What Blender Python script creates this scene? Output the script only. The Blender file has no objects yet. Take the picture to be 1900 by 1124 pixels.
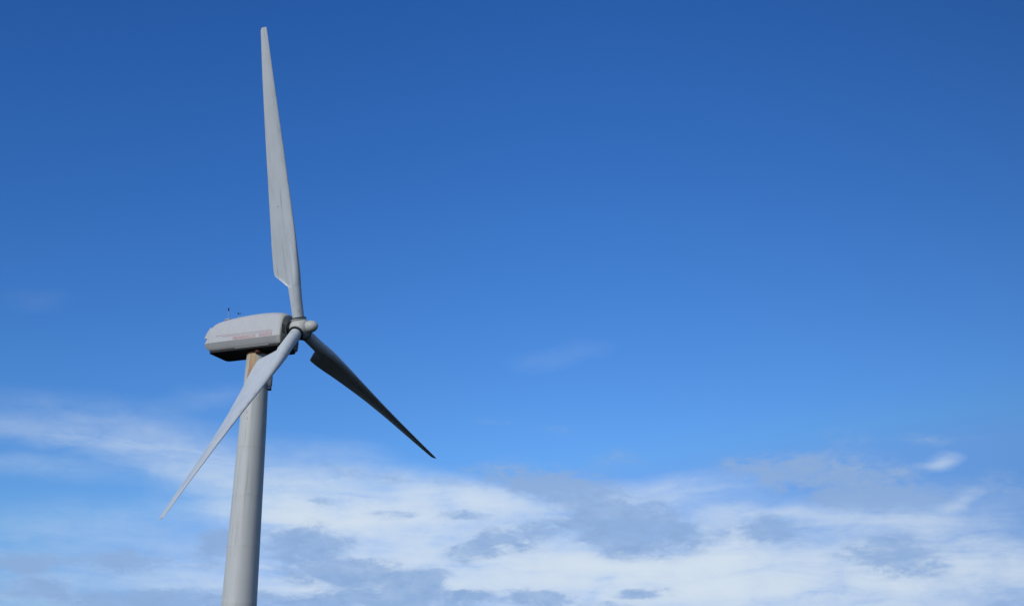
import bpy, bmesh, math, random
from mathutils import Vector, Matrix

S = bpy.context.scene
C = S.collection
R = math.radians
EYE = 1.6

# ------------------------------------------------------------------ camera
PITCH, ROLL, FPX = 0.3265884753902911, 0.009420430477193511, 2346.37
fwd = Vector((0, math.cos(PITCH), math.sin(PITCH)))
up0 = Vector((0, -math.sin(PITCH), math.cos(PITCH)))
rx0 = Vector((1, 0, 0))
rgt = rx0 * math.cos(ROLL) + up0 * math.sin(ROLL)
upc = up0 * math.cos(ROLL) - rx0 * math.sin(ROLL)
cd = bpy.data.cameras.new('camera')
cd.sensor_width = 36.0
cd.lens = FPX / 1900 * 36.0
cd.clip_start = 0.1
cd.clip_end = 20000
cam = bpy.data.objects.new('camera', cd)
C.objects.link(cam)
M = Matrix.Identity(4)
for i in range(3):
    M[i][0], M[i][1], M[i][2] = rgt[i], upc[i], -fwd[i]
M[2][3] = EYE
cam.matrix_world = M
S.camera = cam

# ------------------------------------------------------------------ exposure
S.view_settings.view_transform = 'Standard'
S.view_settings.look = 'None'
S.view_settings.exposure = 0.0
S.view_settings.gamma = 1.0

# ------------------------------------------------------------------ sun
SUN_EL, SUN_AZ = 24.0, 213.0          # azimuth clockwise from +Y
sd = bpy.data.lights.new('sun', 'SUN')
sd.energy = 1.8
sd.angle = R(12)
sd.color = (1.0, 0.985, 0.945)
sun = bpy.data.objects.new('sun', sd)
C.objects.link(sun)
to_sun = Vector((math.sin(R(SUN_AZ)) * math.cos(R(SUN_EL)), math.cos(R(SUN_AZ)) * math.cos(R(SUN_EL)), math.sin(R(SUN_EL))))
sun.rotation_euler = to_sun.to_track_quat('Z', 'Y').to_euler()
sun.location = to_sun * 100

# ------------------------------------------------------------------ sky: clear Nishita sky with far clouds in it
W = bpy.data.worlds.new('World')
S.world = W
W.use_nodes = True
wt = W.node_tree
for n in list(wt.nodes):
    wt.nodes.remove(n)
STR = 0.1


class G:
    """small helper to write node graphs"""
    def __init__(s, t): s.t = t
    def n(s, kind, **k):
        a = s.t.nodes.new(kind)
        for q, v in k.items(): setattr(a, q, v)
        return a
    def put(s, sock, v):
        if isinstance(v, bpy.types.NodeSocket): s.t.links.new(v, sock)
        else: sock.default_value = v
    def m(s, op, a, b=0.0, c=0.0, clamp=False):
        x = s.n('ShaderNodeMath', operation=op, use_clamp=clamp)
        s.put(x.inputs[0], a); s.put(x.inputs[1], b); s.put(x.inputs[2], c)
        return x.outputs[0]
    def v(s, op, a, b=(0, 0, 0)):
        x = s.n('ShaderNodeVectorMath', operation=op)
        s.put(x.inputs[0], a); s.put(x.inputs[1], b)
        return x.outputs['Value' if op in ('LENGTH', 'DOT_PRODUCT', 'DISTANCE') else 'Vector']
    def rng(s, x, a, b, c, d, smooth=True):
        q = s.n('ShaderNodeMapRange', interpolation_type='SMOOTHSTEP' if smooth else 'LINEAR')
        s.put(q.inputs['Value'], x)
        for nm, val in (('From Min', a), ('From Max', b), ('To Min', c), ('To Max', d)): s.put(q.inputs[nm], val)
        return q.outputs['Result']
    def mapping(s, vec, loc=(0, 0, 0), rot=(0, 0, 0), sc=(1, 1, 1), kind='POINT'):
        q = s.n('ShaderNodeMapping', vector_type=kind)
        s.put(q.inputs['Vector'], vec); q.inputs['Location'].default_value = loc
        q.inputs['Rotation'].default_value = rot; q.inputs['Scale'].default_value = sc
        return q.outputs[0]
    def noise(s, vec, scale, detail=4.0, rough=0.5, out='Fac', lac=2.0, dist=0.0):
        q = s.n('ShaderNodeTexNoise')
        s.put(q.inputs['Vector'], vec); s.put(q.inputs['Scale'], scale); s.put(q.inputs['Detail'], detail)
        s.put(q.inputs['Roughness'], rough); s.put(q.inputs['Lacunarity'], lac); s.put(q.inputs['Distortion'], dist)
        return q.outputs[out]
    def mix(s, f, a, b, blend='MIX'):
        q = s.n('ShaderNodeMix', data_type='RGBA', blend_type=blend)
        s.put(q.inputs[0], f); s.put(q.inputs[6], a); s.put(q.inputs[7], b)
        return q.outputs[2]
    def sep(s, v):
        q = s.n('ShaderNodeSeparateXYZ'); s.put(q.inputs[0], v); return q.outputs
    def comb(s, x, y, z=0.0):
        q = s.n('ShaderNodeCombineXYZ')
        s.put(q.inputs[0], x); s.put(q.inputs[1], y); s.put(q.inputs[2], z)
        return q.outputs[0]


g = G(wt)
sky = g.n('ShaderNodeTexSky', sky_type='NISHITA', sun_disc=False, sun_elevation=R(SUN_EL), sun_rotation=R(SUN_AZ))
sc_ = g.v('SCALE', sky.outputs[0]); sc_.node.inputs['Scale'].default_value = STR
ch = g.sep(sc_)
tc = g.n('ShaderNodeTexCoord')
# deeper, cleaner air than the stock sky: per-channel power and gain
clear = g.comb(g.m('MINIMUM', g.m('MULTIPLY', g.m('POWER', ch[0], 1.80), 1.12), 0.155),
               g.m('MINIMUM', g.m('MULTIPLY', g.m('POWER', ch[1], 1.37), 1.104), 0.38),
               g.m('MINIMUM', g.m('MULTIPLY', g.m('POWER', ch[2], 1.15), 1.52), 0.85))
d = g.sep(g.v('NORMALIZE', tc.outputs['Generated']))
DEG = 180 / math.pi
az = g.m('MULTIPLY', g.m('ARCTAN2', d[0], d[1]), DEG)
el = g.m('MULTIPLY', g.m('ARCSINE', d[2]), DEG)
ae = g.comb(az, el)
# the right-hand sky is a little deeper than the stock model has it
deep = g.v('SCALE', clear); wt.links.new(g.rng(az, -2.0, 46.0, 1.03, 0.58), deep.node.inputs['Scale'])
clear = g.mix(g.rng(el, 5.5, 0.0, 0.0, 0.85), deep, (0.42, 0.56, 0.74, 1))      # pale haze on the horizon
# two scales of wind-drawn wobble on the cloud edges (degrees)
stretch = g.mapping(ae, sc=(0.42, 1.0, 1.0))


def warp(vec, scale, amp_x, amp_y, off, detail=3.0):
    c = g.noise(g.mapping(stretch, loc=off), scale, detail, 0.55, 'Color')
    c = g.v('SUBTRACT', c, (0.5, 0.5, 0.5))
    return g.v('ADD', vec, g.v('MULTIPLY', c, (amp_x, amp_y, 0)))


soft = warp(warp(ae, 0.22, 3.0, 1.0, (3, 7, 1), 2.0), 0.9, 1.6, 0.7, (9, 2, 5), 4.0)
hard = warp(warp(warp(ae, 0.35, 1.6, 0.6, (1, 4, 8), 2.0), 1.3, 1.5, 0.7, (5, 5, 2), 5.0), 4.0, 0.35, 0.22, (8, 3, 6), 4.0)

# (w = bright cloud, g = thin grey-blue cloud; azimuth, elevation, half-width, half-height, tilt in degrees; strength)
CLOUDS = [
    ('w', -16.83, 11.88, 6.9, 1.33, -7.1, 0.2), ('w', -21.09, 11.89, 5.26, 0.49, -4.3, 0.12), ('w', -13.27, 11.05, 5.19, 0.93, -7.9, 0.24),
    ('w', -10.31, 9.43, 4.99, 1.45, -5.7, 0.27), ('w', -8.37, 8.8, 4.31, 1.45, -6.1, 0.42), ('w', -20.92, 10.55, 4.35, 0.45, -1.7, 0.15),
    ('w', -5.01, 8.77, 6.29, 1.89, -6.5, 0.78), ('w', -8.04, 11.41, 4.14, 0.81, -9.7, 0.14), ('w', 1.32, 6.51, 10.09, 1.52, 3.3, 0.95),
    ('w', 11.94, 6.12, 11.02, 1.83, -0.8, 1.15), ('w', 10.29, 7.99, 1.41, 1.51, -0.9, 0.6), ('w', 19.8, 6.95, 4.73, 1.1, 2.2, 0.42),
    ('w', 7.65, 10.37, 4.11, 0.66, 4.0, 0.3), ('w', -17.5, 7.61, 6.18, 1.58, 2.9, 0.2), ('w', -18.34, 5.34, 6.47, 1.33, 2.3, 0.28),
    ('w', -12.2, 6.47, 3.68, 1.37, 1.9, 0.34), ('w', -8.22, 6.12, 5.17, 1.38, 1.4, 0.5), ('w', 18.88, 11.32, 0.67, 0.34, 11.0, 0.28),
    ('w', 18.35, 11.16, 0.76, 0.23, 5.1, 0.15), ('w', 19.1, 9.73, 1.03, 0.33, 21.4, 0.32), ('w', 17.77, 8.48, 5.11, 1.58, 2.9, 0.32),
    ('w', 1.3, 16.04, 1.52, 0.39, 3.0, 0.035), ('w', 3.33, 16.52, 1.52, 0.34, 5.3, 0.03), ('w', -21.83, 17.47, 1.57, 0.41, 7.1, 0.02),
    ('w', -14.21, 13.7, 2.6, 0.57, 7.8, 0.06), ('w', -2.12, 9.89, 3.43, 0.81, -5.0, 0.45), ('w', 3.75, 9.22, 7.77, 1.3, -0.1, 0.42),
    ('w', 14.19, 8.94, 4.59, 0.92, -1.7, 0.3), ('w', -0.39, 8.49, 1.7, 0.24, 6.4, 0.3), ('w', 2.77, 8.98, 1.46, 0.19, 4.0, 0.2),
    ('w', 7.37, 9.08, 2.15, 0.24, -6.5, 0.22), ('w', 12.82, 9.26, 1.86, 0.21, -1.5, 0.2), ('w', -5.9, 7.11, 1.44, 0.23, -8.5, 0.4),
    ('w', -7.72, 5.67, 2.59, 0.23, -4.6, 0.4), ('w', -9.33, 8.88, 2.38, 0.33, -2.0, 0.3), ('w', 15.47, 7.76, 1.36, 0.27, 4.4, 0.25),
    ('w', 4.2, 7.22, 6.24, 0.51, 1.9, 0.4), ('w', -2.04, 6.01, 1.67, 0.23, 0.7, 0.35), ('g', 0.81, 10.76, 4.68, 0.91, -2.6, 0.936),
    ('g', 4.24, 9.69, 3.89, 1.05, -6.1, 0.9), ('g', -1.59, 7.6, 1.5, 0.57, 8.5, 0.96), ('g', -0.02, 7.9, 1.94, 0.57, 0.5, 0.78),
    ('g', 0.95, 8.62, 2.67, 0.52, 5.2, 0.78), ('g', 5.91, 8.38, 3.96, 1.27, -2.3, 1.32), ('g', 11.83, 8.35, 2.21, 0.88, -1.2, 1.14),
    ('g', 16.77, 7.23, 2.65, 1.09, -5.7, 1.2), ('g', 14.31, 10.67, 5.31, 1.17, -6.2, 1.02), ('g', 16.52, 9.55, 3.61, 0.78, -2.2, 0.66),
    ('g', -8.66, 9.66, 1.1, 0.4, 2.0, 0.72), ('g', -5.14, 9.07, 1.21, 0.21, 3.3, 0.6), ('g', -6.23, 9.16, 0.72, 0.17, 1.5, 0.3),
    ('g', -1.86, 9.06, 1.61, 0.28, 0.8, 0.72), ('g', -9.27, 7.88, 2.95, 0.89, 1.8, 1.2), ('g', -7.3, 6.56, 4.03, 0.92, -6.5, 1.26),
    ('g', -3.96, 6.33, 1.58, 0.74, 0.9, 1.14), ('g', -4.88, 5.46, 7.11, 0.55, 1.0, 1.38), ('g', 1.44, 5.62, 1.62, 0.46, -3.5, 1.02),
    ('g', 5.61, 5.82, 1.71, 0.32, -0.1, 0.9), ('g', 4.29, 5.38, 1.42, 0.23, 0.1, 0.72), ('g', -20.72, 6.44, 2.0, 0.53, 3.0, 1.14),
    ('g', -16.52, 6.75, 2.44, 0.68, 2.5, 1.08), ('g', -12.86, 7.59, 1.38, 0.74, 2.2, 1.32), ('g', -13.36, 6.7, 1.03, 0.32, 2.1, 0.6),
    ('g', -20.28, 5.48, 1.69, 0.53, 2.6, 0.96), ('g', -15.03, 5.2, 5.79, 0.58, 1.9, 1.32), ('g', 18.55, 12.09, 2.47, 0.37, -1.4, 0.408),
    ('g', 21.62, 9.87, 2.13, 1.01, -3.3, 0.456), ('g', 2.17, 13.0, 1.25, 0.31, 0.0, 0.312), ('g', 5.01, 11.72, 1.72, 0.53, -0.5, 0.384),
    ('g', 21.31, 5.2, 2.51, 0.3, 3.7, 0.6), ('g', 11.29, 11.22, 2.14, 0.57, -1.7, 0.504), ('g', -5.89, 6.99, 1.43, 0.42, 1.2, 0.48),
    ('g', 0.02, 16.2, 1.52, 0.34, 0.5, 0.072), ('g', 14.9, 12.28, 1.63, 0.7, -2.6, 0.264), ('g', -6.31, 10.87, 3.66, 0.43, -8.1, 0.48),
    ('g', -0.7, 13.4, 1.5, 0.34, 0.7, 0.192),
]


def field(kind, vec):
    tot = None
    for k, a, e, ra, re, tl, st in CLOUDS:
        if k != kind: continue
        # (the vanishing multiple of the running sum only keeps the shader compiler evaluating the clouds one after another)
        vec_k = vec
        if tot is not None:
            ma = g.n('ShaderNodeVectorMath', operation='MULTIPLY_ADD')
            g.put(ma.inputs[0], tot); ma.inputs[1].default_value = (1e-7, 0, 0); g.put(ma.inputs[2], vec); vec_k = ma.outputs[0]
        q = g.mapping(vec_k, loc=(a, e, 0), rot=(0, 0, R(tl)), sc=(ra * (1.5 if k == 'w' else 1.3), re * (1.5 if k == 'w' else 1.3), 1), kind='TEXTURE')
        b = g.rng(g.v('LENGTH', q), 0.0, 1.0, st, 0.0)
        tot = b if tot is None else g.m('ADD', tot, b)
    return tot


wf = field('w', soft)
gf = field('g', hard)
puff = g.noise(g.mapping(ae, loc=(2, 9, 4), sc=(0.5, 1.0, 1.0)), 0.9, 7.0, 0.62, dist=0.4)
streak = g.noise(g.mapping(soft, rot=(0, 0, R(7)), sc=(0.10, 1.0, 1)), 1.3, 6.0, 0.62, dist=0.5)
tex = g.m('ADD', g.m('MULTIPLY', puff, 0.5), g.m('MULTIPLY', streak, 0.5))
wraw = g.m('MULTIPLY', wf, g.rng(tex, 0.34, 0.64, 0.35, 1.55, False))
wd = g.m('SUBTRACT', 1.0, g.m('POWER', 2.718, g.m('MULTIPLY', g.m('MAXIMUM', wraw, 0.0), -1.45)))
gtex = g.noise(g.mapping(ae, loc=(7, 1, 3), sc=(0.55, 1.25, 1.0)), 1.5, 8.0, 0.66, dist=0.3)
gsum = g.m('ADD', gf, g.m('MULTIPLY', g.m('SUBTRACT', gtex, 0.52), g.m('MINIMUM', g.m('MULTIPLY', gf, 4.5), 2.6)))
gvar = g.rng(g.noise(g.mapping(hard, loc=(4, 4, 9), sc=(0.8, 1.5, 1.0)), 1.0, 6.0, 0.6), 0.32, 0.66, 0.66, 1.08, False)
gd = g.m('MULTIPLY', g.rng(gsum, 0.0, 0.95, 0.0, 0.97), gvar, clamp=True)
# generic unseen cloud overhead and behind, added and shaped for softer top light
wide = g.noise(g.comb(g.m('DIVIDE', d[0], g.m('ADD', g.m('ABSOLUTE', d[2]), 0.15)), g.m('DIVIDE', d[1], g.m('ADD', g.m('ABSOLUTE', d[2]), 0.15))), 0.8, 6.0, 0.55)
away = g.m('MAXIMUM', g.m('MAXIMUM', g.rng(az, -50.0, -90.0, 0.0, 1.0), g.rng(az, 130.0, 160.0, 0.0, 1.0)), g.rng(el, 38.0, 62.0, 0.0, 1.0))
rest = g.m('MULTIPLY', away, g.m('MULTIPLY', g.rng(wide, 0.42, 0.66, 0.0, 0.9), g.rng(el, 1.0, 12.0, 0.4, 1.0)))
col = g.mix(wd, clear, (0.66, 0.755, 0.85, 1))
col = g.mix(gd, col, (0.265, 0.415, 0.69, 1))
col = g.mix(rest, col, (0.66, 0.70, 0.75, 1))
back = g.v('SCALE', col); back.node.inputs['Scale'].default_value = 1 / STR
bg = g.n('ShaderNodeBackground')
wt.links.new(back, bg.inputs['Color'])
bg.inputs['Strength'].default_value = STR
wo = g.n('ShaderNodeOutputWorld')
wt.links.new(bg.outputs[0], wo.inputs['Surface'])

# ------------------------------------------------------------------ materials
def material(name, rough=0.5, spec=0.5):
    m = bpy.data.materials.new(name); m.use_nodes = True
    t = m.node_tree; b = t.nodes['Principled BSDF']
    b.inputs['Roughness'].default_value = rough
    b.inputs['Specular IOR Level'].default_value = spec
    return m, G(t), b


def plain(name, colour, rough=0.5, var=0.12, scale=6.0, spec=0.4):
    m, q, b = material(name, rough, spec)
    o = q.n('ShaderNodeTexCoord').outputs['Object']
    f = q.noise(o, scale, 5, 0.6)
    lo = tuple(c * (1 - var) for c in colour) + (1,); hi = tuple(min(1, c * (1 + var)) for c in colour) + (1,)
    q.put(b.inputs['Base Color'], q.mix(f, lo, hi))
    return m


def blade_material():
    m, q, b = material('blade_gelcoat', 0.42, 0.45)
    o = q.n('ShaderNodeTexCoord').outputs['Object']
    oi = q.n('ShaderNodeObjectInfo').outputs['Random']
    shift = q.comb(q.m('MULTIPLY', oi, 37.0), 0.0, q.m('MULTIPLY', oi, 51.0))
    p = q.v('ADD', o, shift)
    fine = q.noise(q.mapping(p, sc=(1.0, 1.0, 0.5)), 2.2, 6, 0.6)
    base = q.mix(fine, (0.57, 0.60, 0.60, 1), (0.66, 0.685, 0.68, 1))
    # long greasy smears along the span
    sm = q.noise(q.mapping(p, sc=(3.2, 1.0, 0.16)), 1.6, 5, 0.62, dist=0.4)
    base = q.mix(q.rng(sm, 0.54, 0.74, 0.0, 0.5), base, (0.27, 0.275, 0.27, 1))
    # small chips and insect marks
    sp = q.noise(q.mapping(p, sc=(1, 1, 0.7)), 7.0, 2, 0.5)
    base = q.mix(q.rng(sp, 0.745, 0.78, 0.0, 0.75), base, (0.06, 0.055, 0.05, 1))
    # worn leading edge
    x_, y_, z = q.sep(o)
    le = q.m('MULTIPLY', q.rng(x_, 0.16, 0.36, 0.0, 1.0), q.rng(q.noise(q.mapping(p, sc=(2.0, 2.0, 0.8)), 3.0, 6, 0.68), 0.50, 0.70, 0.0, 0.55))
    base = q.mix(q.m('MULTIPLY', le, q.rng(z, 2.0, 4.0, 0.3, 1.0)), base, (0.25, 0.24, 0.22, 1))
    # grime at the root
    gr = q.m('MULTIPLY', q.rng(z, 0.5, 1.9, 1.0, 0.0), q.rng(q.noise(p, 5.0, 5, 0.65), 0.52, 0.72, 0.0, 0.5))
    base = q.mix(gr, base, (0.16, 0.14, 0.12, 1))
    q.put(b.inputs['Base Color'], base)
    q.put(b.inputs['Roughness'], q.rng(fine, 0.3, 0.7, 0.36, 0.5))
    return m


def cover_material(name, c0, c1, streak_amt):
    m, q, b = material(name, 0.5, 0.4)
    o = q.n('ShaderNodeTexCoord').outputs['Object']
    f = q.noise(o, 1.3, 6, 0.6)
    base = q.mix(f, c0 + (1,), c1 + (1,))
    # rain streaks running down
    st = q.noise(q.mapping(o, sc=(7.0, 7.0, 0.55)), 1.4, 5, 0.6)
    base = q.mix(q.rng(st, 0.5, 0.78, 0.0, streak_amt), base, (0.30, 0.28, 0.23, 1))
    # yellowed front edge of the moulding
    x = q.sep(o)[0]
    base = q.mix(q.m('MULTIPLY', q.rng(x, -0.80, -0.60, 0.0, 0.6), q.rng(q.noise(o, 2.2, 4, 0.6), 0.3, 0.6, 0.45, 1.0)), base, (0.45, 0.43, 0.34, 1))
    # front face: grey-brown stain, with the face's shade painted into the colour
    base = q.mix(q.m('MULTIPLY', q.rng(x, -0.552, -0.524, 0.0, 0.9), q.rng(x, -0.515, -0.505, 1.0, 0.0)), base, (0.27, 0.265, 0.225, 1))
    q.put(b.inputs['Base Color'], base)
    return m


def tower_material():
    m, q, b = material('tower_paint', 0.5, 0.4)
    o = q.n('ShaderNodeTexCoord').outputs['Object']
    x, y, z = q.sep(o)
    ang = q.m('MULTIPLY', q.m('ARCTAN2', y, x), DEG)
    cyl = q.comb(q.m('MULTIPLY', ang, 0.011), z, 0.0)
    f = q.noise(cyl, 0.8, 6, 0.6)
    base = q.mix(f, (0.575, 0.575, 0.53, 1), (0.665, 0.665, 0.62, 1))
    st = q.noise(q.mapping(cyl, sc=(9.0, 0.35, 1)), 1.0, 5, 0.6)
    base = q.mix(q.rng(st, 0.48, 0.74, 0.0, 0.42), base, (0.34, 0.33, 0.27, 1))
    # dirt caught on the weld seams
    seam = None
    for zz in SEAMS:
        k = q.rng(q.m('ABSOLUTE', q.m('SUBTRACT', z, zz)), 0.012, 0.06, 1.0, 0.0)
        seam = k if seam is None else q.m('MAXIMUM', seam, k)
    base = q.mix(q.m('MULTIPLY', seam, q.rng(q.noise(cyl, 3.0, 4, 0.6), 0.42, 0.72, 0.0, 0.22)), base, (0.30, 0.27, 0.22, 1))
    # rust run below the yaw bearing
    wob = q.m('MULTIPLY', q.m('SUBTRACT', q.noise(q.mapping(cyl, sc=(2, 1.2, 1)), 2.0, 5, 0.6), 0.5), 26.0)
    a = q.m('ABSOLUTE', q.m('SUBTRACT', q.m('ADD', ang, wob), -108.0))
    run = q.m('MULTIPLY', q.rng(a, 12.0, 24.0, 1.0, 0.0), q.rng(q.m('ADD', z, q.m('MULTIPLY', wob, 0.03)), HZ - 3.0, HZ - 1.9, 0.0, 1.0))
    base = q.mix(run, base, (0.37, 0.14, 0.028, 1))
    # thin yellow wash round it
    a2 = q.m('ABSOLUTE', q.m('SUBTRACT', ang, -112.0))
    wash = q.m('MULTIPLY', q.rng(a2, 18.0, 62.0, 1.0, 0.0), q.rng(z, HZ - 2.9, HZ - 1.0, 0.0, 0.65))
    base = q.mix(wash, base, (0.62, 0.47, 0.25, 1))
    # two rust spots with a drip under them
    for (aa, zz, ra, rz, s) in ((-109.5, HZ - 4.12, 2.6, 0.07, 0.9), (-105.5, HZ - 4.42, 2.4, 0.10, 0.85), (-106, HZ - 5.2, 3.0, 0.9, 0.22)):
        e = q.v('LENGTH', q.mapping(q.comb(ang, z, 0.0), loc=(aa, zz, 0), sc=(ra, rz, 1), kind='TEXTURE'))
        base = q.mix(q.rng(e, 0.4, 1.0, s, 0.0), base, (0.27, 0.18, 0.06, 1))
    q.put(b.inputs['Base Color'], base)
    return m


# ------------------------------------------------------------------ mesh helpers
def to_obj(name, bm, mat, parent=None, matrix=None, smooth_angle=35):
    bmesh.ops.recalc_face_normals(bm, faces=bm.faces)
    me = bpy.data.meshes.new(name); bm.to_mesh(me); bm.free()
    for p in me.polygons: p.use_smooth = True
    if smooth_angle is not None: me.set_sharp_from_angle(angle=R(smooth_angle))
    me.materials.append(mat)
    o = bpy.data.objects.new(name, me); C.objects.link(o)
    if parent: o.parent = parent
    if matrix is not None: o.matrix_local = matrix
    return o


def lathe(bm, prof, axis='Z', seg=48, centre=(0, 0, 0)):
    """prof: (position along the axis, radius); radius 0 closes the end"""
    cx, cy, cz = centre; rings = []
    def P(t, r, a):
        u, v = r * math.cos(a), r * math.sin(a)
        return Vector((cx + t, cy + u, cz + v)) if axis == 'X' else (Vector((cx + u, cy + t, cz + v)) if axis == 'Y' else Vector((cx + u, cy + v, cz + t)))
    for t, r in prof:
        rings.append([bm.verts.new(P(t, 0, 0))] if r <= 1e-6 else [bm.verts.new(P(t, r, 2 * math.pi * k / seg)) for k in range(seg)])
    for A, B in zip(rings, rings[1:]):
        for k in range(seg):
            k2 = (k + 1) % seg
            if len(A) == 1 and len(B) == 1: continue
            if len(A) == 1: bm.faces.new((A[0], B[k], B[k2]))
            elif len(B) == 1: bm.faces.new((A[k], A[k2], B[0]))
            else: bm.faces.new((A[k], A[k2], B[k2], B[k]))
    for Rg in (rings[0], rings[-1]):
        if len(Rg) > 2:
            try: bm.faces.new(Rg)
            except ValueError: pass
    return bm


def tube(bm, a, b, r0, r1=None, seg=10):
    a, b = Vector(a), Vector(b); r1 = r0 if r1 is None else r1
    w = (b - a).normalized(); u = w.orthogonal().normalized(); v = w.cross(u)
    A = [bm.verts.new(a + (u * math.cos(2 * math.pi * k / seg) + v * math.sin(2 * math.pi * k / seg)) * r0) for k in range(seg)]
    B = [bm.verts.new(b + (u * math.cos(2 * math.pi * k / seg) + v * math.sin(2 * math.pi * k / seg)) * r1) for k in range(seg)]
    for k in range(seg): bm.faces.new((A[k], A[(k + 1) % seg], B[(k + 1) % seg], B[k]))
    bm.faces.new(A); bm.faces.new(B)


def box(bm, lo, hi, bevel=0.0, mat=None):
    lo, hi = Vector(lo), Vector(hi)
    r = bmesh.ops.create_cube(bm, size=1.0)
    vs = r['verts']
    for v in vs:
        v.co = Vector(tuple(lo[i] + (v.co[i] + 0.5) * (hi[i] - lo[i]) for i in range(3)))
        if mat is not None: v.co = mat @ v.co
    if bevel:
        es = {e for v in vs for e in v.link_edges}
        bmesh.ops.bevel(bm, geom=list(es), offset=bevel, segments=2, affect='EDGES', profile=0.5)
    return bm


def loft(bm, secs, close=True, cap=True):
    rings = [[bm.verts.new(p) for p in s] for s in secs]
    n = len(rings[0])
    for A, B in zip(rings, rings[1:]):
        for k in range(n if close else n - 1):
            k2 = (k + 1) % n
            bm.faces.new((A[k], A[k2], B[k2], B[k]))
    if cap:
        bm.faces.new(rings[0]); bm.faces.new(rings[-1])
    return bm


def interp(tab, x):
    if x <= tab[0][0]: return tab[0][1]
    for (x0, y0), (x1, y1) in zip(tab, tab[1:]):
        if x <= x1: return y0 + (y1 - y0) * (x - x0) / (x1 - x0)
    return tab[-1][1]


def frame(o, X, Y, Z):
    m = Matrix.Identity(4)
    for i in range(3): m[i][0], m[i][1], m[i][2], m[i][3] = X[i], Y[i], Z[i], o[i]
    return m


# ------------------------------------------------------------------ the ground
gm, q, b = material('moor_grass', 0.95, 0.1)
o = q.n('ShaderNodeTexCoord').outputs['Object']
f1 = q.noise(o, 0.05, 6, 0.6); f2 = q.noise(o, 1.6, 6, 0.7)
base = q.mix(q.rng(f1, 0.35, 0.65, 0, 1), (0.011, 0.014, 0.008, 1), (0.019, 0.018, 0.011, 1))
base = q.mix(q.m('MULTIPLY', f2, 0.6), base, (0.013, 0.013, 0.009, 1))
q.put(b.inputs['Base Color'], base)
bm = bmesh.new()
rad = [0, 15, 30, 45, 60, 75, 95, 130, 200, 350, 700, 1500, 4000, 9000]
rng_ = random.Random(4)
rings = []
for r_ in rad:
    if r_ == 0: rings.append([bm.verts.new((0, 0, 0))]); continue
    amp = 0.0 if r_ < 100 else min(3.0, r_ * 0.004)
    rings.append([bm.verts.new((r_ * math.cos(2 * math.pi * k / 96), r_ * math.sin(2 * math.pi * k / 96), -amp * rng_.random())) for k in range(96)])
for A, B in zip(rings, rings[1:]):
    for k in range(96):
        k2 = (k + 1) % 96
        bm.faces.new((A[0], B[k], B[k2]) if len(A) == 1 else (A[k], B[k], B[k2], A[k2]))
ground = to_obj('ground', bm, gm, smooth_angle=None)
ground['kind'] = 'structure'

# ------------------------------------------------------------------ the turbine's frames
H = Vector((-10.27895222, 58.49849303, 18.40610762 + EYE))      # rotor centre
AZ, TILT, PHASE, CONE, OVERHANG = 0.3859200911402414, 0.05654637479226334, -0.2863508666204444, 0.0089548, 2.261451878286992
n_ = Vector((math.cos(AZ) * math.cos(TILT), -math.sin(AZ) * math.cos(TILT), math.sin(TILT)))   # rotor axis, upwind
h_ = Vector((math.sin(AZ), math.cos(AZ), 0))
u_ = n_.cross(h_)
nh = Vector((math.cos(AZ), -math.sin(AZ), 0))
T = H - n_ * OVERHANG
BASE = Vector((T.x, T.y, 0))
HZ = H.z
SEAMS = [HZ - z for z in (3.42, 5.75, 8.05, 10.45, 13.0, 15.6, 18.2)]

turbine = bpy.data.objects.new('wind_turbine', None)
C.objects.link(turbine)
turbine.location = BASE
turbine['label'] = 'weathered white three-bladed wind turbine with rust-streaked tubular tower and boxy nacelle'
turbine['category'] = 'wind turbine'
Hl = H - BASE

M_blade = blade_material()
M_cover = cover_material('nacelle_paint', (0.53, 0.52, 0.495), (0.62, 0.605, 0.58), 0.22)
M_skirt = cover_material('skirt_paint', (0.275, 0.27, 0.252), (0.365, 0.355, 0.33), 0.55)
M_hub = cover_material('hub_paint', (0.67, 0.665, 0.63), (0.76, 0.755, 0.72), 0.3)
M_tower = tower_material()
M_dark = plain('black_rubber', (0.012, 0.012, 0.013), 0.6, 0.2)
M_floor = plain('dark_underside', (0.022, 0.022, 0.022), 0.7, 0.3, 2.0)  # near-black tone over the whole underside
M_grille = plain('grille_grey', (0.15, 0.152, 0.155), 0.6, 0.2)
M_rust = plain('rusty_red_steel', (0.11, 0.035, 0.022), 0.75, 0.35, 9.0)
M_steel = plain('grey_steel', (0.42, 0.42, 0.41), 0.45, 0.15)
M_box = plain('box_grey_blue', (0.16, 0.175, 0.20), 0.55, 0.15)
M_red = plain('faded_red_letters', (0.56, 0.24, 0.22), 0.6, 0.2, 14.0)
M_line = plain('dull_red_stripe', (0.42, 0.25, 0.255), 0.6, 0.2, 5.0)

# ------------------------------------------------------------------ tower
DIA = [(0.0, 1.86), (HZ - 13.07, 1.60), (HZ - 8.8, 1.44), (HZ - 4.4, 1.275), (HZ - 1.0, 1.075)]
bm = bmesh.new()
prof = []
zs = sorted([i * 0.5 for i in range(int((HZ - 1.1) / 0.5) + 1)] + [HZ - 1.08])
prof = [(z, interp(DIA, z) / 2) for z in zs]
for s in SEAMS:
    r_ = interp(DIA, s) / 2
    prof += [(s - 0.02, r_), (s - 0.007, r_ + 0.001), (s + 0.007, r_ + 0.001), (s + 0.02, r_)]
prof.sort()
lathe(bm, prof, 'Z', 72)
tower = to_obj('tower', bm, M_tower, turbine, smooth_angle=40)

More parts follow.
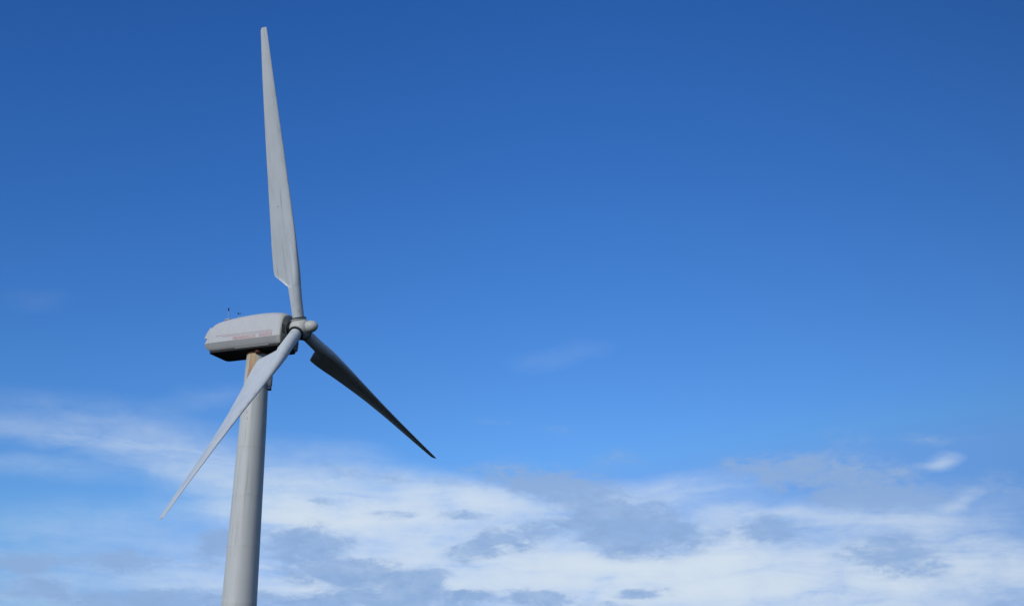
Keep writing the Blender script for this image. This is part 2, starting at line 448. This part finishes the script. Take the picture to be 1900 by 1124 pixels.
# junction box bolted to the tower's side, with its strap
side = Vector((0.985, 0.06, 0)).normalized(); tang = Vector((-side.y, side.x, 0))
bxm = frame(Vector((0, 0, HZ)), side, tang, Vector((0, 0, 1)))
bm = bmesh.new()
box(bm, (0.46, -0.20, -2.62), (0.76, 0.16, -1.75), 0.02, bxm)
box(bm, (0.44, -0.23, -2.84), (0.74, 0.19, -2.632), 0.015, bxm)
jb = to_obj('junction_box', bm, M_box, tower)
bm = bmesh.new()
box(bm, (0.30, -0.60, -2.70), (0.345, -0.52, -2.44), 0.008, bxm)
box(bm, (0.34, -0.56, -2.60), (0.62, -0.48, -2.545), 0.006, bxm)
tube(bm, bxm @ Vector((0.34, -0.55, -2.66)), bxm @ Vector((0.50, -0.24, -2.74)), 0.018)
to_obj('bracket', bm, M_steel, tower)

# ------------------------------------------------------------------ nacelle (local: x forward, y away from the camera's side, z up; origin at the rotor centre)
Nm = frame(Hl, nh, h_, Vector((0, 0, 1)))
BELT, TOPZ = -0.52, 0.87
TOP = [(0.90, BELT), (0.885, -0.30), (0.835, 0.05), (0.765, 0.38), (0.70, 0.54), (0.60, 0.665), (0.44, 0.765), (0.22, 0.835)]
SEC = [  # x, width factor, top height
    (-0.520, 0.900, 0.630), (-0.532, 0.935, 0.680), (-0.555, 0.960, 0.720), (-0.595, 0.978, 0.755), (-0.66, 0.991, 0.792), (-0.78, 1.0, 0.838),
    (-0.95, 1.0, 0.880), (-1.3, 1.0, 0.935), (-1.8, 1.0, 0.962), (-2.5, 1.0, 0.955), (-3.1, 1.0, 0.920), (-3.6, 1.0, 0.872), (-4.0, 1.0, 0.815), (-4.30, 0.998, 0.755),
    (-4.46, 0.993, 0.695), (-4.56, 0.985, 0.62), (-4.64, 0.975, 0.50), (-4.70, 0.965, 0.34), (-4.76, 0.950, 0.12), (-4.81, 0.94, -0.08), (-4.855, 0.925, -0.28)]


def cover_ring(x, w, top):
    k = (top - BELT) / (TOPZ - BELT)
    half = [(y * w, BELT + (z - BELT) * k) for y, z in TOP]
    pts = [(-y, z) for y, z in half] + [(0.0, BELT + (TOPZ - BELT) * k)] + [(y, z) for y, z in reversed(half)]
    return [Vector((x, y, z)) for y, z in pts]


bm = bmesh.new()
loft(bm, [cover_ring(*s) for s in SEC])
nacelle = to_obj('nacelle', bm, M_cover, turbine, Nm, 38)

SK = [(0.893, BELT - 0.004), (0.888, -0.60), (0.868, -0.78), (0.845, -0.872), (0.815, -0.90)]
def skirt_ring(x, w, lift):
    half = [(y * w, max(z, -0.90 + lift) if i else z) for i, (y, z) in enumerate(SK)]
    return [Vector((x, y, z)) for y, z in [(-y, z) for y, z in half] + [(y, z) for y, z in reversed(half)]]
SSEC = [(-0.524, 0.90, 0.03), (-0.536, 0.935, 0.016), (-0.559, 0.96, 0.006), (-0.599, 0.978, 0.0), (-0.664, 0.991, 0.0), (-0.784, 1.0, 0), (-0.95, 1.0, 0), (-2.5, 1.0, 0), (-4.3, 0.998, 0),
        (-4.50, 0.990, 0.004), (-4.62, 0.975, 0.05), (-4.72, 0.955, 0.12), (-4.80, 0.94, 0.20), (-4.835, 0.925, 0.27)]
bm = bmesh.new()
loft(bm, [skirt_ring(*s) for s in SSEC], close=True)
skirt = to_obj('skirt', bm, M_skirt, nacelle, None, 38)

bm = bmesh.new()                                   # dark machinery floor, hung a little under the skirt
fl = [(-4.60, 0.70), (-4.52, 0.80), (-4.40, 0.83), (-0.78, 0.83), (-0.66, 0.80), (-0.60, 0.70)]
loop = [(x, -y) for x, y in fl] + [(x, y) for x, y in reversed(fl)]
loft(bm, [[Vector((x, y, -0.897)) for x, y in loop], [Vector((x, y * 0.99, -1.005)) for x, y in loop]])
floor_ = to_obj('floor_panel', bm, M_floor, nacelle)
bm = bmesh.new(); box(bm, (-3.05, -0.860, -0.935), (-1.15, -0.832, -0.908), 0.004)
to_obj('drip_rail', bm, M_steel, nacelle)

bm = bmesh.new()                                   # yaw drive and bearing under the floor
lathe(bm, [(-1.19, 0.50), (-1.15, 0.560), (-1.015, 0.560), (-1.008, 0.54)], 'Z', 48, (-2.255, 0, 0))
to_obj('yaw_bearing', bm, M_rust, nacelle)
bm = bmesh.new()
lathe(bm, [(-1.20, 0.0), (-1.20, 0.12), (-1.17, 0.15), (-1.008, 0.15)], 'Z', 20, (-1.93, -0.52, 0))
to_obj('yaw_motor', bm, M_rust, nacelle)

for sy in (-1, 1):                                 # louvred vent on the front face, each side of the shaft
    bm = bmesh.new()
    y0, y1 = (-0.79, -0.47) if sy < 0 else (0.47, 0.79)
    box(bm, (-0.53, y0, -0.36), (-0.508, y1, 0.10), 0.004)
    for k in range(8):
        z = -0.33 + k * 0.054
        vs = [bm.verts.new(p) for p in ((-0.507, y0 + 0.02, z), (-0.507, y1 - 0.02, z), (-0.488, y1 - 0.02, z + 0.03), (-0.488, y0 + 0.02, z + 0.03), (-0.507, y0 + 0.02, z + 0.036), (-0.507, y1 - 0.02, z + 0.036))]
        bm.faces.new(vs[:4]); bm.faces.new((vs[3], vs[2], vs[5], vs[4]))
    to_obj('vent_grille', bm, M_grille, nacelle)

bm = bmesh.new()                                   # small white hood standing out of the rear end
prof_h = [(-4.52, 0.30), (-4.68, 0.34), (-4.83, 0.12), (-4.98, -0.16), (-4.96, -0.20), (-4.70, -0.24)]
loft(bm, [[Vector((x, y, z)) for x, z in prof_h] for y in (-0.72, 0.5)])
bmesh.ops.bevel(bm, geom=list(bm.edges), offset=0.012, segments=2, affect='EDGES')
to_obj('rear_hood', bm, M_cover, nacelle)

# flank of the cover, for the painted stripes and the lettering
fa, fb = Vector((0, -0.885, -0.30)), Vector((0, -0.90, BELT))
def flank(x, z, off):
    tab = sorted([(zz, yy) for yy, zz in TOP])
    y = -interp(tab, z)
    return Vector((x, y - off, z))
def stripe(x0, x1, z0, t):
    bm = bmesh.new(); n = 24; A = []
    for k in range(n + 1):
        x = x0 + (x1 - x0) * k / n
        A.append([bm.verts.new(flank(x, z0 - t / 2, 0.002)), bm.verts.new(flank(x, z0 + t / 2, 0.002)), bm.verts.new(flank(x, z0 + t / 2, 0.005)), bm.verts.new(flank(x, z0 - t / 2, 0.005))])
    for P, Q in zip(A, A[1:]):
        for k in range(4): bm.faces.new((P[k], P[(k + 1) % 4], Q[(k + 1) % 4], Q[k]))
    bm.faces.new(A[0]); bm.faces.new(A[-1])
    return to_obj('stripe', bm, M_line, nacelle)
stripe(-4.20, -0.97, -0.200, 0.021)
stripe(-3.78, -0.97, -0.278, 0.021)


def lettering(text, x0, x1, zb, hgt):
    cu = bpy.data.curves.new('lettering', 'FONT'); cu.body = text; cu.extrude = 0.0; cu.offset = 0.012
    tmp = bpy.data.objects.new('lettering', cu); C.objects.link(tmp)
    me = bpy.data.meshes.new_from_object(tmp.evaluated_get(bpy.context.evaluated_depsgraph_get()))
    bpy.data.objects.remove(tmp)
    xs = [v.co.x for v in me.vertices]; ys = [v.co.y for v in me.vertices]
    ax, bx_, ay, by = min(xs), max(xs), min(ys), max(ys)
    bm = bmesh.new(); bm.from_mesh(me)
    for v in bm.verts:
        x = x0 + (v.co.x - ax) / (bx_ - ax) * (x1 - x0); z = zb + (v.co.y - ay) / (by - ay) * hgt
        v.co = flank(x, z, 0.004)
    ext = bmesh.ops.extrude_face_region(bm, geom=list(bm.faces))
    for v in ext['geom']:
        if isinstance(v, bmesh.types.BMVert): v.co.y -= 0.003
    bpy.data.meshes.remove(me)
    return to_obj('lettering', bm, M_red, nacelle)
lettering('DESARROLLOS', -3.18, -1.90, -0.488, 0.15)
lettering('EOLICOS', -1.69, -0.97, -0.480, 0.15)

# wind vane and anemometer on the roof
bm = bmesh.new(); vx, vy = -3.98, -0.30
tube(bm, (vx, vy, 0.76), (vx, vy, 1.33), 0.010)
box(bm, (vx - 0.14, vy - 0.10, 0.77), (vx + 0.14, vy + 0.10, 0.835), 0.02)
vane = to_obj('wind_vane', bm, M_steel, nacelle)
bm = bmesh.new()
lathe(bm, [(1.24, 0.0), (1.245, 0.022), (1.33, 0.026), (1.355, 0.015), (1.37, 0.0)], 'Z', 14, (vx, vy, 0))
tube(bm, (vx - 0.03, vy, 1.34), (vx + 0.08, vy - 0.02, 1.37), 0.007)
box(bm, (vx - 0.05, vy - 0.006, 1.30), (vx + 0.02, vy + 0.006, 1.42), 0.002)
to_obj('vane_blade', bm, M_dark, nacelle)
bm = bmesh.new(); ax_, ay_ = -3.40, -0.25
tube(bm, (ax_, ay_, 0.80), (ax_, ay_, 1.02), 0.010)
to_obj('anemometer', bm, M_steel, nacelle)
bm = bmesh.new()
tube(bm, (ax_, ay_, 1.00), (ax_, ay_, 1.09), 0.014)
for k in range(3):
    a = 0.4 + k * 2 * math.pi / 3
    e = Vector((ax_ + 0.075 * math.cos(a), ay_ + 0.075 * math.sin(a), 1.08))
    tube(bm, (ax_, ay_, 1.08), e, 0.006, seg=6)
    bmesh.ops.create_uvsphere(bm, u_segments=10, v_segments=6, radius=0.026, matrix=Matrix.Translation(e))
to_obj('anemometer_cups', bm, M_dark, nacelle)

# ------------------------------------------------------------------ hub (local x along the rotor axis)
Hm = frame(Hl, n_, h_, u_)
bm = bmesh.new()
lathe(bm, [(-0.40, 0.0), (-0.40, 0.30), (-0.36, 0.36), (-0.26, 0.43), (-0.10, 0.475), (0.06, 0.485), (0.20, 0.465), (0.33, 0.41), (0.43, 0.33), (0.47, 0.26), (0.47, 0.0)], 'X', 56)
for k in range(3):
    a = PHASE + k * 2 * math.pi / 3
    r_ = Vector((0, math.sin(a), math.cos(a)))
    tube(bm, r_ * 0.15, r_ * 0.485, 0.37, 0.345, 48)
hub = to_obj('hub', bm, M_hub, turbine, Hm, 38)
for k in range(3):
    a = PHASE + k * 2 * math.pi / 3
    r_ = Vector((0, math.sin(a), math.cos(a))); s_ = Vector((1, 0, 0)); c_ = r_.cross(s_)
    bm = bmesh.new()
    lathe(bm, [(0.405, 0.345), (0.405, 0.372), (0.43, 0.372), (0.43, 0.345)], 'Z', 48)
    for j in range(20):
        t_ = 2 * math.pi * j / 20
        tube(bm, (0.371 * math.cos(t_), 0.371 * math.sin(t_), 0.425), (0.371 * math.cos(t_), 0.371 * math.sin(t_), 0.452), 0.016, seg=6)
    to_obj('bolt_ring', bm, M_steel, hub, frame(Vector((0, 0, 0)), s_, -c_, r_))
bm = bmesh.new()
pr = [(0.44, 0.27), (0.455, 0.285), (0.50, 0.292), (0.58, 0.297), (0.66, 0.293), (0.74, 0.276), (0.82, 0.242), (0.89, 0.193), (0.945, 0.133), (0.98, 0.072), (0.992, 0.0)]
lathe(bm, [(0.44, 0.0)] + pr, 'X', 48)
to_obj('nose_cone', bm, M_hub, hub)
bm = bmesh.new()
lathe(bm, [(-0.56, 0.0), (-0.56, 0.36), (-0.50, 0.385), (-0.43, 0.36), (-0.405, 0.30), (-0.405, 0.0)], 'X', 40)
to_obj('shaft_collar', bm, M_dark, hub)

# ------------------------------------------------------------------ blades (local z along the span, x towards the wind)
LE = [(0.5, 0.285), (1.3, 0.295), (2.0, 0.335), (2.6, 0.385), (3.2, 0.405), (4.5, 0.415), (6, 0.39), (8, 0.355), (10, 0.325), (12.5, 0.29), (14.6, 0.27), (15, 0.255)]
CH = [(0.5, 0.57), (1.3, 0.59), (1.95, 0.655), (2.05, 0.68), (2.12, 0.72), (2.70, 1.37), (2.76, 1.41), (2.87, 1.435), (3.0, 1.445), (3.3, 1.44), (4.2, 1.385), (5.0, 1.285), (6.0, 1.17), (7.4, 1.02), (8.8, 0.89), (10, 0.78), (12.75, 0.53), (14.5, 0.355), (14.85, 0.315), (15.0, 0.24)]
TH = [(0.5, 0.57), (1.3, 0.575), (2.0, 0.54), (2.6, 0.47), (3.2, 0.41), (4.2, 0.335), (6, 0.245), (8, 0.185), (10, 0.14), (12.75, 0.085), (14.7, 0.045), (15, 0.02)]
TW = [(0.5, -4), (2.5, -3), (3.5, -2), (6, 6), (8, 13), (10, 17), (13, 18), (15, 16)]
SPAN = [0.5, 0.7, 0.9, 1.1, 1.3, 1.5, 1.7, 1.85, 1.95, 2.05, 2.12, 2.2, 2.3, 2.4, 2.5, 2.6, 2.66, 2.70, 2.76, 2.80, 2.87, 2.95, 3.1, 3.3, 3.5, 3.75] + [4 + 0.25 * k for k in range(43)] + [14.65, 14.75, 14.85, 14.93, 15.0]
NP = 30
def blade_ring(r_):
    le, c, th, tw = interp(LE, r_), interp(CH, r_), interp(TH, r_), R(interp(TW, r_))
    w = min(1.0, max(0.0, (r_ - 2.2) / 3.2)); w = w * w * (3 - 2 * w)      # 0 = round root, 1 = airfoil
    rc = th / 2; cc = le - rc                                               # the round spar keeps to the front of the chord
    te = 0.012 + 0.05 * max(0.0, min(1.0, (4.5 - r_) / 2.0)) if r_ > 2.05 else 0.0
    te = min(te, th * 0.22)
    up, lo = [], []
    for i in range(NP + 1):
        t = 0.5 * (1 - math.cos(math.pi * i / NP)); x = le - t * c
        dx = (x - cc) / rc
        core = rc * math.sqrt(max(0.0, 1 - dx * dx)) if abs(dx) < 1 else 0.0
        naca = th * 5 * (0.2969 * math.sqrt(t) - 0.126 * t - 0.3516 * t * t + 0.2843 * t ** 3 - 0.1015 * t ** 4)
        plate = te * (0.5 + 0.9 * (1 - t)) * min(1.0, math.sqrt(max(0, t) * 12)) if r_ > 2.05 else 0.0
        if r_ <= 2.05:                                                      # oval root
            y = th / 2 * math.sqrt(max(0.0, 1 - (2 * t - 1) ** 2)); yu = yl = y
        else:
            off = 0.15 * (1 - w) * min(1.0, 2.0 * (1 - t)) * min(1.0, 3.0 * t)   # the trailing sheet grows out of the suction side
            pu, pl = max(core, plate + off), -min(-core, off - plate)
            na = max(naca, te * 0.5 * t)
            yu = (1 - w) * pu + w * na * 1.15
            yl = (1 - w) * pl + w * na * 0.75
        up.append((x, yu)); lo.append((x, -yl))
    pts = up + list(reversed(lo))[1:-1] if r_ <= 2.05 else up + list(reversed(lo))[0:-1]
    if r_ <= 2.05: pts = up + [(up[-1][0], -1e-4)] + list(reversed(lo))[1:-1]
    cs, sn = math.cos(tw), math.sin(tw)
    return [Vector((x * cs - y * sn, x * sn + y * cs, r_)) for x, y in pts]
bm = bmesh.new()
loft(bm, [blade_ring(r_) for r_ in SPAN])
blade_me = None
blades = []
for k in range(3):
    a = PHASE + k * 2 * math.pi / 3
    rr = u_ * math.cos(a) + h_ * math.sin(a)
    rr = (rr * math.cos(CONE) + n_ * math.sin(CONE)).normalized()
    tt = rr.cross(n_).normalized(); nn = tt.cross(rr)
    Bm = frame(Hl, nn, tt, rr)
    if k == 0:
        bl = to_obj('blade', bm, M_blade, turbine, Bm, 50); blade_me = bl.data
    else:
        bl = blades[0].copy(); C.objects.link(bl); bl.parent = turbine; bl.matrix_local = Bm
    blades.append(bl)
    bm2 = bmesh.new()                                                       # black seal round the root
    lathe(bm2, [(0.484, 0.30), (0.484, 0.368), (0.492, 0.380), (0.516, 0.380), (0.524, 0.368), (0.524, 0.29)], 'Z', 48)
    to_obj('root_seal', bm2, M_dark, bl)
blades[0]['label'] = 'upright blade seen broadside, faint grey smears'
blades[1]['label'] = 'dark shaded blade pointing down to the right'
blades[2]['label'] = 'pale blade hanging across the tower'
